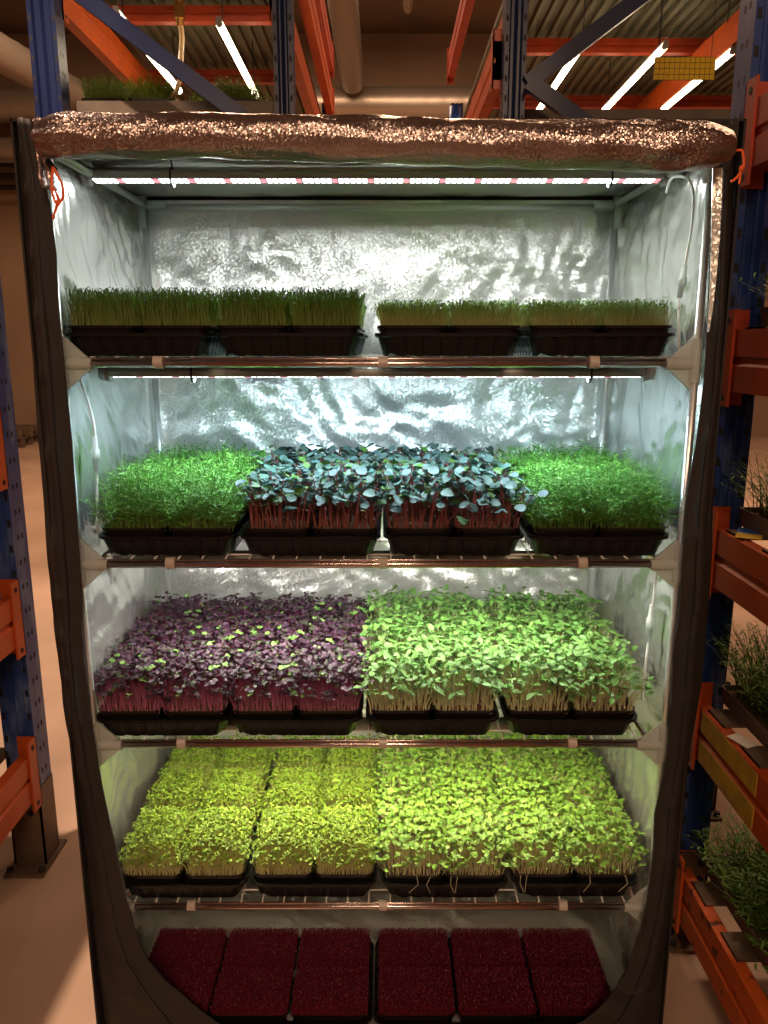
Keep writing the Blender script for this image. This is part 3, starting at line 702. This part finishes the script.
def bendpts(rnd, x, y, h, lean, out, w, d, n=4, z0=0.0):
    a = rnd.uniform(0, 2*PI); ex = x/(w/2); ey = y/(d/2)
    dx = math.cos(a)*lean + out*ex*abs(ex)**2; dy = math.sin(a)*lean + out*ey*abs(ey)**2
    wob = rnd.uniform(-0.3, 0.3)*lean
    return [(x + dx*(q*q) + wob*math.sin(q*PI), y + dy*(q*q) - wob*math.sin(q*PI), z0 + h*q) for q in [k/(n-1) for k in range(n)]]
Z0 = PH - 0.008
def edge(rnd, x, y, w=PW, d=PD, lo=0.55):
    return rnd.uniform(lo, 1.0) if max(abs(x)/(w/2), abs(y)/(d/2)) > 0.80 else 1.0
def crop_chive(seed, H=0.073, n=760, cols=((0.15,0.22,0.03),(0.048,0.15,0.016)), seedy=0.6, w=PW, d=PD):
    rnd = random.Random(seed); st = PM(); sd = PM()
    for x, y in spots(rnd, n, w, d, 0.008):
        h = H*(rnd.uniform(0.72, 1.08)); pts = bendpts(rnd, x, y, h, 0.011, 0.008, w, d, 4)
        g = jit(cols[1], rnd, 0.3); st.stalk(pts, 0.0010, 0.0008, mixc(cols[0], (0.5, 0.42, 0.2), 0.25), g)
        if rnd.random() < seedy:
            p = Vector(pts[-1]); hd = rnd.uniform(0, 2*PI); q = p + Vector((math.cos(hd), math.sin(hd), 0.3))*rnd.uniform(0.002, 0.006)
            st.stalk([p, q], 0.0005, 0.0004, g, g)
            r = rnd.uniform(0.0010, 0.0016)
            vs = [q + Vector(v)*r for v in ((1,0,0),(-1,0,0),(0,1,0),(0,-1,0),(0,0,1.3),(0,0,-1.3))]
            sd.put(vs, [(0,2,4),(2,1,4),(1,3,4),(3,0,4),(2,0,5),(1,2,5),(3,1,5),(0,3,5)], (0.01, 0.01, 0.01))
    return {'blades': (st, 'stem'), 'seed_husks': (sd, 'seed')}
def crop_chive_short(seed): 
    r = crop_chive(seed, 0.052, 620, ((0.50,0.46,0.20),(0.095,0.20,0.02)), 0.3)
    rnd = random.Random(seed + 50); lf = PM()
    for x, y in spots(rnd, 330, PW, PD, 0.004):
        z = 0.052*rnd.uniform(0.7, 1.1); a = rnd.uniform(0, 2*PI)
        lf.leaf((x, y, z), (math.cos(a), math.sin(a), rnd.uniform(0, 0.9)), 0.009, 0.003, jit((0.11, 0.26, 0.03), rnd, 0.3))
    r['leaves'] = (lf, 'leaf'); return r
def crop_pea(seed):
    rnd = random.Random(seed); st = PM(); lf = PM()
    for x, y in spots(rnd, 300, PW, PD, 0.004):
        h = rnd.uniform(0.070, 0.122)*edge(rnd, x, y)*(1 + 0.10*noise.noise(Vector((x*25, y*25, seed)))); pts = bendpts(rnd, x, y, h, 0.022, 0.036, PW, PD, 5)
        g = jit((0.10, 0.30, 0.06), rnd, 0.3)
        st.stalk(pts, 0.0010, 0.0006, (0.16, 0.28, 0.05), g)
        for k in range(8):
            q = rnd.uniform(0.22, 1.0); i = min(3, int(q*4)); f_ = q*4 - i; p = Vector(pts[i]).lerp(Vector(pts[i+1]), f_)
            a = rnd.uniform(0, 2*PI); e = rnd.uniform(-0.1, 1.0); L = rnd.uniform(0.009, 0.024)
            dirv = Vector((math.cos(a), math.sin(a), e)).normalized(); c = jit((0.12, 0.31, 0.045), rnd, 0.45)
            lf.leaf(p, dirv, L, rnd.uniform(0.0012, 0.0024), c, 0.3, rnd.uniform(-0.1, 0.5), rnd.uniform(-1, 1))
            for s_ in (0.4, 0.75):
                pp = p + dirv*L*s_; a2 = a + rnd.choice((-1, 1))*0.9
                lf.leaf(pp, (math.cos(a2), math.sin(a2), e), L*0.5, 0.0018, c, 0.2, 0.3, rnd.uniform(-1, 1))
    return {'stems': (st, 'stem'), 'leaves': (lf, 'leaf')}
def crop_kale(seed):
    rnd = random.Random(seed); st = PM(); lf = PM()
    for x, y in spots(rnd, 90, PW, PD, 0.006):
        h = rnd.uniform(0.056, 0.112)*edge(rnd, x, y); pts = bendpts(rnd, x, y, h, 0.014, 0.022, PW, PD, 4)
        st.stalk(pts, 0.0014, 0.0011, (0.42, 0.13, 0.10), jit((0.24, 0.07, 0.08), rnd, 0.2), 4)
        for k in range(rnd.choice((2, 3, 3))):
            a = rnd.uniform(0, 2*PI); e = rnd.uniform(0.0, 0.9); p = Vector(pts[-1]) - Vector((0, 0, rnd.uniform(0, 0.012)))
            dv = Vector((math.cos(a), math.sin(a), e)).normalized(); pl = rnd.uniform(0.004, 0.013); q = p + dv*pl
            st.stalk([p, q], 0.0008, 0.0007, (0.17, 0.06, 0.07), (0.20, 0.12, 0.13))
            S = rnd.uniform(0.015, 0.027)
            c = jit((0.048, 0.098, 0.088), rnd, 0.35) if rnd.random() > 0.2 else jit((0.05, 0.12, 0.018), rnd, 0.3)
            lf.leaf(q, (dv.x, dv.y, dv.z - rnd.uniform(0.1, 0.7)), S, S*0.98, c, rnd.uniform(0.05, 0.35), rnd.uniform(-0.1, 0.35), rnd.uniform(-0.7, 0.7), 0.04, True)
    return {'stems': (st, 'stem'), 'leaves': (lf, 'waxleaf')}
def crop_radish(seed):
    rnd = random.Random(seed); st = PM(); lf = PM()
    for x, y in spots(rnd, 380, PW, PD, 0.004):
        h = rnd.uniform(0.062, 0.100)*edge(rnd, x, y); pts = bendpts(rnd, x, y, h, 0.012, 0.024, PW, PD, 4)
        st.stalk(pts, 0.0008, 0.0007, (0.72, 0.26, 0.42), (0.22, 0.025, 0.11))
        a = rnd.uniform(0, 2*PI); green = rnd.random() < 0.07
        for k in range(2 if rnd.random() < 0.6 else 3):
            aa = a + k*PI*0.85 + rnd.uniform(-0.4, 0.4); e = rnd.uniform(-0.2, 0.7)
            c = jit((0.16, 0.30, 0.07), rnd, 0.2) if green else jit((0.046, 0.020, 0.038) if rnd.random() < 0.8 else (0.045, 0.055, 0.030), rnd, 0.4)
            S = rnd.uniform(0.0085, 0.0135)
            lf.leaf(pts[-1], (math.cos(aa), math.sin(aa), e), S, S*0.95, c, 0.25, 0.25, rnd.uniform(-0.6, 0.6), 0.12, True)
    return {'stems': (st, 'stem'), 'leaves': (lf, 'waxleaf')}
def crop_sunflower(seed):
    rnd = random.Random(seed); st = PM(); lf = PM()
    for x, y in spots(rnd, 205, PW, PD, 0.004):
        h = rnd.uniform(0.064, 0.112)*edge(rnd, x, y); pts = bendpts(rnd, x, y, h, 0.015, 0.032, PW, PD, 5)
        st.stalk(pts, 0.0015, 0.0012, (0.80, 0.76, 0.50), jit((0.42, 0.52, 0.22), rnd, 0.15), 4)
        a = rnd.uniform(0, 2*PI)
        for k in range(2):
            aa = a + k*PI*0.9 + rnd.uniform(-0.4, 0.4); S = rnd.uniform(0.014, 0.022)
            c = jit((0.105, 0.235, 0.050), rnd, 0.3)
            lf.leaf(pts[-1], (math.cos(aa), math.sin(aa), rnd.uniform(-0.15, 0.9)), S, S*0.60, c, 0.35, rnd.uniform(0.0, 0.5), rnd.uniform(-0.5, 0.5), 0, True)
    return {'stems': (st, 'stem'), 'leaves': (lf, 'waxleaf')}
def crop_cress(seed):
    rnd = random.Random(seed); st = PM(); lf = PM(); w, d = PW - 0.010, PD - 0.012
    for x, y in spots(rnd, 900, w, d, 0.002):
        ex = abs(x)/(w/2); ey = abs(y)/(d/2); dome = 1 - 0.34*max(ex, ey)**4
        h = 0.084*dome*rnd.uniform(0.80, 1.08)*edge(rnd, x, y, w, d, 0.6); pts = bendpts(rnd, x, y, h, 0.007, 0.012, w, d, 4)
        st.stalk(pts, 0.0007, 0.0006, (0.85, 0.80, 0.45), (0.50, 0.56, 0.16))
        a = rnd.uniform(0, 2*PI)
        for k in range(2):
            aa = a + k*PI + rnd.uniform(-0.5, 0.5); S = rnd.uniform(0.0046, 0.0070)
            lf.leaf(pts[-1], (math.cos(aa), math.sin(aa), rnd.uniform(-0.2, 0.8)), S, S*0.95, jit((0.155, 0.245, 0.024), rnd, 0.4), 0.3, 0.2, rnd.uniform(-0.6, 0.6), 0, True)
    return {'stems': (st, 'stem'), 'leaves': (lf, 'leaf')}
def crop_basil(seed):
    rnd = random.Random(seed); st = PM(); lf = PM(); w, d = PW, PD
    for x, y in spots(rnd, 300, w, d, 0.003):
        ex = abs(x)/(w/2); ey = abs(y)/(d/2); dome = 1 - 0.2*max(ex, ey)**4
        h = 0.088*dome*rnd.uniform(0.72, 1.10)*edge(rnd, x, y); pts = bendpts(rnd, x, y, h, 0.010, 0.026, w, d, 4)
        st.stalk(pts, 0.0008, 0.0007, (0.88, 0.84, 0.58), (0.62, 0.66, 0.28))
        a = rnd.uniform(0, 2*PI)
        for k in range(2 if rnd.random() < 0.5 else 3):
            aa = a + k*PI*0.8 + rnd.uniform(-0.5, 0.5); S = rnd.uniform(0.0085, 0.0135)
            lf.leaf(pts[-1], (math.cos(aa), math.sin(aa), rnd.uniform(-0.1, 0.7)), S, S*0.82, jit((0.15, 0.27, 0.040), rnd, 0.3), 0.25, 0.25, rnd.uniform(-0.6, 0.6), 0.08, True)
    for k in range(2):                                  # a few loose shoots that hang over the rim
        x = rnd.uniform(-w/2 + 0.01, w/2 - 0.01)
        p = [(x, -d/2 + 0.012, 0.0), (x + 0.003, -d/2 - 0.004, 0.010), (x + rnd.uniform(-0.01, 0.01), -d/2 - 0.012, -0.004), (x + rnd.uniform(-0.015, 0.015), -d/2 - 0.016, -0.022)]
        st.tube(p, 0.0006, 4, cap=False); st.t += [(0.7, 0.66, 0.5)]*(len(st.v) - len(st.t))
    return {'stems': (st, 'stem'), 'leaves': (lf, 'leaf')}
def crop_amaranth(seed, w=0.180, d=0.122):
    rnd = random.Random(seed); st = PM(); lf = PM()
    for x, y in spots(rnd, 1900, w, d, 0.001):
        h = 0.036*rnd.uniform(0.86, 1.08)*(1 - 0.35*max(abs(x)/(w/2), abs(y)/(d/2))**5)
        pts = [(x, y, 0), (x + rnd.uniform(-0.002, 0.002), y + rnd.uniform(-0.002, 0.002), h)]
        st.stalk(pts, 0.0006, 0.0005, (0.26, 0.025, 0.05), (0.22, 0.018, 0.04))
        a = rnd.uniform(0, 2*PI)
        for k in range(2):
            aa = a + k*PI; S = rnd.uniform(0.0026, 0.0042)
            lf.leaf(pts[-1], (math.cos(aa), math.sin(aa), rnd.uniform(0.1, 1.3)), S, S*0.5, jit((0.19, 0.019, 0.050), rnd, 0.5), 0.2, 0.0)
    return {'shoots': (st, 'stem'), 'leaves': (lf, 'leaf')}
def crop_grass(seed, w, d, H, n, col=((0.10, 0.14, 0.02), (0.06, 0.16, 0.02)), lean=0.03, rad=0.0012, lf=2):
    rnd = random.Random(seed); st = PM()
    for x, y in spots(rnd, n, w, d, 0.004):
        h = H*rnd.uniform(0.55, 1.1); pts = bendpts(rnd, x, y, h, lean, 0.012 if lf < 3 else 0.055, w, d, 4)
        st.stalk(pts, rad, rad*0.5, col[0], jit(col[1], rnd, 0.4))
        for k in range(lf):
            a = rnd.uniform(0, 2*PI); i = rnd.choice((1, 2, 3))
            st.leaf(pts[i], (math.cos(a), math.sin(a), rnd.uniform(0, 1)), rnd.uniform(0.012, 0.028), rad*3.2, jit(col[1], rnd, 0.4))
    return {'grass': (st, 'leaf')}

def meshes(crop): return {k: b.mesh(k, M[m], k == 'leaves', b.t) for k, (b, m) in crop.items()}
def fam(fn, n=3, base=0): return [meshes(fn(base + 11*i)) for i in range(n)]
FAM = dict(chive=fam(crop_chive, 3, 1), chive_short=fam(crop_chive_short, 3, 2), pea=fam(crop_pea, 3, 3), kale=fam(crop_kale, 3, 4), radish=fam(crop_radish, 3, 5),
           sunflower=fam(crop_sunflower, 3, 6), cress=fam(crop_cress, 3, 7), basil=fam(crop_basil, 3, 8))
def proto_punnet(kind, var, name, cat):
    t = thing(name, 'x', cat)
    link('pot', pot_me, t); link('growing_mat', soil_me, t)
    for k, me in FAM[kind][var].items():
        o = link(k, me, t, (0, 0, Z0))
        if k != 'growing_mat': o['kind'] = 'stuff'
    return t
INFO = dict(chive=('chive_punnet', 'tall dark green chive sprouts', 'chives punnets on the top shelf'),
            chive_short=('sprout_punnet', 'short yellow green grassy sprouts', 'short sprout punnets on the top shelf'),
            pea=('feathery_shoot_punnet', 'bright green feathery shoots', 'feathery green punnets on the second shelf'),
            kale=('kale_punnet', 'blue green kale with purple stems', 'kale punnets on the second shelf'),
            radish=('radish_punnet', 'dark purple radish with magenta stems', 'purple radish punnets on the third shelf'),
            sunflower=('sunflower_punnet', 'green sunflower shoots', 'sunflower shoot punnets on the third shelf'),
            cress=('cress_punnet', 'fine pale green cress', 'cress punnets on the fourth shelf'),
            basil=('basil_punnet', 'dense light green round leaved shoots', 'round leaved punnets on the fourth shelf'))
NTH = ['first', 'second', 'third', 'fourth', 'fifth', 'sixth', 'seventh', 'eighth']
layout = [(0, [(-0.459, 'chive'), (-0.172, 'chive'), (0.134, 'chive_short'), (0.424, 'chive_short')]),
          (1, [(-0.427, 'pea'), (-0.138, 'kale'), (0.150, 'kale'), (0.444, 'pea')]),
          (2, [(-0.461, 'radish'), (-0.177, 'radish'), (0.113, 'sunflower'), (0.408, 'sunflower')]),
          (3, [(-0.438, 'cress'), (-0.147, 'cress'), (0.145, 'basil'), (0.436, 'basil')])]
CROPWORD = dict(chive='chives', chive_short='short sprouts', pea='feathery shoots', kale='kale', radish='purple radish', sunflower='sunflower shoots', cress='cress', basil='round leaved shoots')
protos = {}
rnd = random.Random(77)
for lv, trays in layout:
    for ti, (cx, kind) in enumerate(trays):
        zt = LV[lv] + 0.0140
        cy = -0.004 + TD/2 + rnd.uniform(-0.002, 0.005)
        o = link('growing_tray', tray_me, None, (cx, cy, zt)); o.rotation_euler.z = rnd.uniform(-0.006, 0.006)
        tag(o, 'black plastic tray holding %s, %s from left on the %s shelf' % (CROPWORD[kind], NTH[ti], ORD[lv]), 'tray', 'black trays on the %s shelf' % ORD[lv])
        for ci in range(2):
            for ri in range(3):
                key = (kind, (ci + ri*2 + ti) % 3)
                x = cx + (ci - 0.5)*(PW + 0.001) ; y = cy + (ri - 1)*(PD - 0.002); z = zt + 0.0075
                lab = 'punnet of %s, %s row, %s from left, %s shelf' % (INFO[kind][1], ['front', 'middle', 'back'][ri], NTH[ti*2 + ci], ORD[lv])
                rz = (PI if (ci + ri + ti) % 2 and ri > 0 else 0) + rnd.uniform(-0.012, 0.012)
                if key not in protos:
                    p = proto_punnet(kind, key[1], INFO[kind][0], 'microgreens'); protos[key] = p; p.location = (x, y, z); p.rotation_euler.z = rz
                    p['label'] = lab; p['group'] = INFO[kind][2]
                else: copy_tree(protos[key], (x, y, z), lab, INFO[kind][2], rz)

# bottom level: dark red seedlings on the tent floor
AW, AD = 0.186, 0.128
bt_me = tray_mesh(0.578, 0.268, 0.038); bt_me.polygons.foreach_set('use_smooth', [False]*len(bt_me.polygons))
apot = pot_mesh(AW, AD, 0.046); asoil = soil_mesh(AW, AD, 0.046, 'soilred')
AF = [meshes(crop_amaranth(31 + i)) for i in range(3)]
for ti, cx in enumerate((-0.306, 0.275)):
    o = link('growing_tray', bt_me, None, (cx, 0.142, 0.028)); tag(o, 'wide black tray of dark red seedlings on the tent floor, %s side' % ('left', 'right')[ti], 'tray', 'black trays on the tent floor')
ap = {}
for ti, cx in enumerate((-0.306, 0.275)):
    for ci in range(3):
        for ri in range(2):
            v = (ci + ri) % 3; x = cx + (ci - 1)*0.1885; y = 0.142 + (ri - 0.5)*0.130; z = 0.036
            lab = 'punnet of dark red amaranth, %s row, %s from left, on the tent floor' % (['front', 'back'][ri], NTH[ti*3 + ci])
            if v not in ap:
                t = thing('amaranth_punnet', lab, 'microgreens', (x, y, z), 'dark red punnets on the tent floor')
                link('pot', apot, t); link('growing_mat', asoil, t)
                for k, me in AF[v].items(): link(k, me, t, (0, 0, 0.040))
                ap[v] = t
            else: copy_tree(ap[v], (x, y, z), lab)
# spilled red seeds behind the trays
b = MB(); rnd = random.Random(9)
for i in range(150):
    x = rnd.gauss(0.12, 0.10); y = 0.36 + rnd.random()**2*0.12; r = rnd.uniform(0.0008, 0.0016); z = 0.046
    b.add([(x+r,y,z),(x-r,y,z),(x,y+r,z),(x,y-r,z),(x,y,z+r),(x,y,z-r)], [(0,2,4),(2,1,4),(1,3,4),(3,0,4),(2,0,5),(1,2,5),(3,1,5),(0,3,5)])
tag(b.build('spilled_seeds', M['soilred']), 'dark red seeds scattered on the silver liner behind the red punnets', 'seeds', kind='stuff')

# ------------------------------------------------------------------ troughs of grass on the racks
def trough(label, x0, x1, y0, y1, z, H, n, seed, col, group='troughs on the right rack', wall=0.045, rad=0.0014):
    cx, cy = (x0+x1)/2, (y0+y1)/2; w, d = x1-x0, y1-y0
    t = thing('grass_trough', label, 'planter', (cx, cy, z), group)
    b = MB(); r = 0.01
    def ring(o, zz): return rrect(w - 2*o, d - 2*o, r, zz, 3)
    b.rings([ring(0.006, 0), ring(0, wall), ring(0.003, wall), ring(0.009, 0.006)]); b.build('trough', M['trough'], t)
    b = MB(); b.add(rrect(w - 0.012, d - 0.012, r, wall - 0.012, 3), [tuple(range(16))]); b.build('growing_mat', M['soil'], t)
    for k, (pm, m) in crop_grass(seed, w - 0.03, d - 0.03, H, n, col, 0.045, rad, 4).items():
        o = link(k, pm.mesh(k, M[m], False, pm.t), t, (0, 0, wall - 0.014)); o['kind'] = 'stuff'
G1 = ((0.11, 0.14, 0.03), (0.11, 0.24, 0.04))
for lab, z, H, n, s in (('grey trough of tangled dark grass on the lowest beam of the right rack', 0.229, 0.10, 5200, 1), ('grey trough of leafy dark green shoots on the second beam of the right rack', 0.721, 0.17, 5600, 2),
                        ('grey trough of grass beside the blue and yellow card', 1.184, 0.13, 3600, 3), ('grey trough of grass at the top of the right rack above eye level', 1.651, 0.07, 3000, 4)):
    trough(lab, 0.868, 1.30, -1.15, 0.335, z, H, n, s, G1)
# long troughs on back racks, and the grass punnets standing in the left one
def long_trough(label, x0, x1, y0, y1, z, h, m='trough'):
    b = MB(); cx, cy = (x0+x1)/2, (y0+y1)/2; w, d = x1-x0, y1-y0
    b.rings([rrect(w, d, 0.01, 0, 3), rrect(w, d, 0.01, h, 3), rrect(w-0.008, d-0.008, 0.01, h, 3), rrect(w-0.008, d-0.008, 0.01, 0.01, 3)])
    o = b.build('long_trough', M[m], None, False, None, (cx, cy, z)); tag(o, label, 'planter')
long_trough('long grey trough under the grass punnets behind the tent, left rack', -1.32, -0.46, 2.12, 3.4, 2.50, 0.135)
long_trough('long dark trough behind the tent on the right rack', 0.60, 2.1, 2.15, 3.3, 2.47, 0.14)
gm = [meshes(crop_grass(60 + i, 0.18, 0.16, 0.10, 520, ((0.16, 0.18, 0.04), (0.12, 0.22, 0.02)), 0.010, 0.0011)) for i in range(2)]
b = MB(); b.rings([rrect(0.17, 0.15, 0.02, 0, 4), rrect(0.19, 0.17, 0.02, 0.09, 4), rrect(0.18, 0.16, 0.02, 0.09, 4), rrect(0.165, 0.145, 0.02, 0.075, 4)]); gp = b.mesh('pot', M['pot'])
gproto = None; names = ['first', 'second', 'third', 'fourth', 'fifth']
for k, (x, hs) in enumerate(((-1.215, 1), (-1.015, 1), (-0.80, 0.75), (-0.64, 1), (-0.545, 0.9))):
    lab = 'punnet of bright grass above the tent on the left, %s from left' % names[k]
    if gproto is None:
        gproto = thing('grass_punnet', lab, 'microgreens', (x, 2.24, 2.566), 'grass punnets on the back left rack'); link('pot', gp, gproto); link('grass', gm[0]['grass'], gproto, (0, 0, 0.075))
    else:
        q = copy_tree(gproto, (x, 2.24, 2.566), lab)
        q.rotation_euler.z = 0.1*k
        if x > -0.6: q.location.x = -0.56; q.location.y = 2.50
        if hs < 0.8: q.location.y = 2.46
# pots on the right trough? small cards
t = thing('info_card', 'small blue and yellow card lying on the middle beam of the right rack', 'card', (0.845, 0.235, 1.1865), None, -0.5)
b = MB(); b.box(-0.02, 0.035, -0.045, 0.0, 0, 0.0015); b.build('yellow_half', M['yelc'], t)
b = MB(); b.box(-0.02, 0.035, 0.0, 0.06, 0, 0.0015); b.build('blue_half', M['bluec'], t)
o = MB(); o.box(-0.018, 0.018, -0.03, 0.03, 0, 0.001); o = o.build('paper_tag', M['paper'], None, False, None, (0.835, 0.13, 0.7225)); o.rotation_euler.z = 0.4
tag(o, 'white paper tag lying on the second beam of the right rack', 'tag')

# ------------------------------------------------------------------ lights
def area(name, loc, rot, sx, sy, e, col, spread=180):
    ld = bpy.data.lights.new(name, 'AREA'); ld.shape = 'RECTANGLE'; ld.size = sx; ld.size_y = sy; ld.energy = e; ld.color = col; ld.spread = R(spread)
    o = bpy.data.objects.new(name, ld); COL.objects.link(o); o.location = loc; o.rotation_euler = rot; return o
WARM = (1.0, 0.64, 0.40)
area('warm_area_light', (0.5, -4.4, 4.2), (R(52), 0, 0), 1.5, 0.3, 105, WARM)
area('warm_area_light', (-0.5, 6.5, 6.2), (0, 0, 0), 4.0, 0.4, 750, WARM)
area('warm_area_light', (4.0, 3.5, 6.2), (0, 0, 0), 3.0, 0.4, 220, WARM)
area('warm_area_light', (-1.3, -3.2, 3.6), (R(58), 0, R(-35)), 1.2, 0.12, 22, WARM)  # added fill with no known fixture, brightens the right rack
def spot(loc, tgt, e, size, rad, col):
    ld = bpy.data.lights.new('aisle_lamp', 'SPOT'); ld.energy = e; ld.spot_size = R(size); ld.spot_blend = 0.4; ld.shadow_soft_size = rad; ld.color = col
    o = bpy.data.objects.new('aisle_lamp', ld); COL.objects.link(o); o.location = loc
    o.rotation_euler = (Vector(tgt) - Vector(loc)).to_track_quat('-Z', 'Y').to_euler(); return o
spot((-1.50, 0.45, 5.6), (-1.75, 1.3, 0), 1450, 52, 0.04, (1.0, 0.70, 0.50))
w = bpy.data.worlds.new('world'); scene.world = w; w.use_nodes = True
w.node_tree.nodes['Background'].inputs[0].default_value = (0.30, 0.19, 0.13, 1); w.node_tree.nodes['Background'].inputs[1].default_value = 0.12

vs_ = scene.view_settings; vs_.view_transform = 'Standard'; vs_.look = 'None'; vs_.exposure = 0.0; vs_.gamma = 1.0; vs_.use_curve_mapping = False
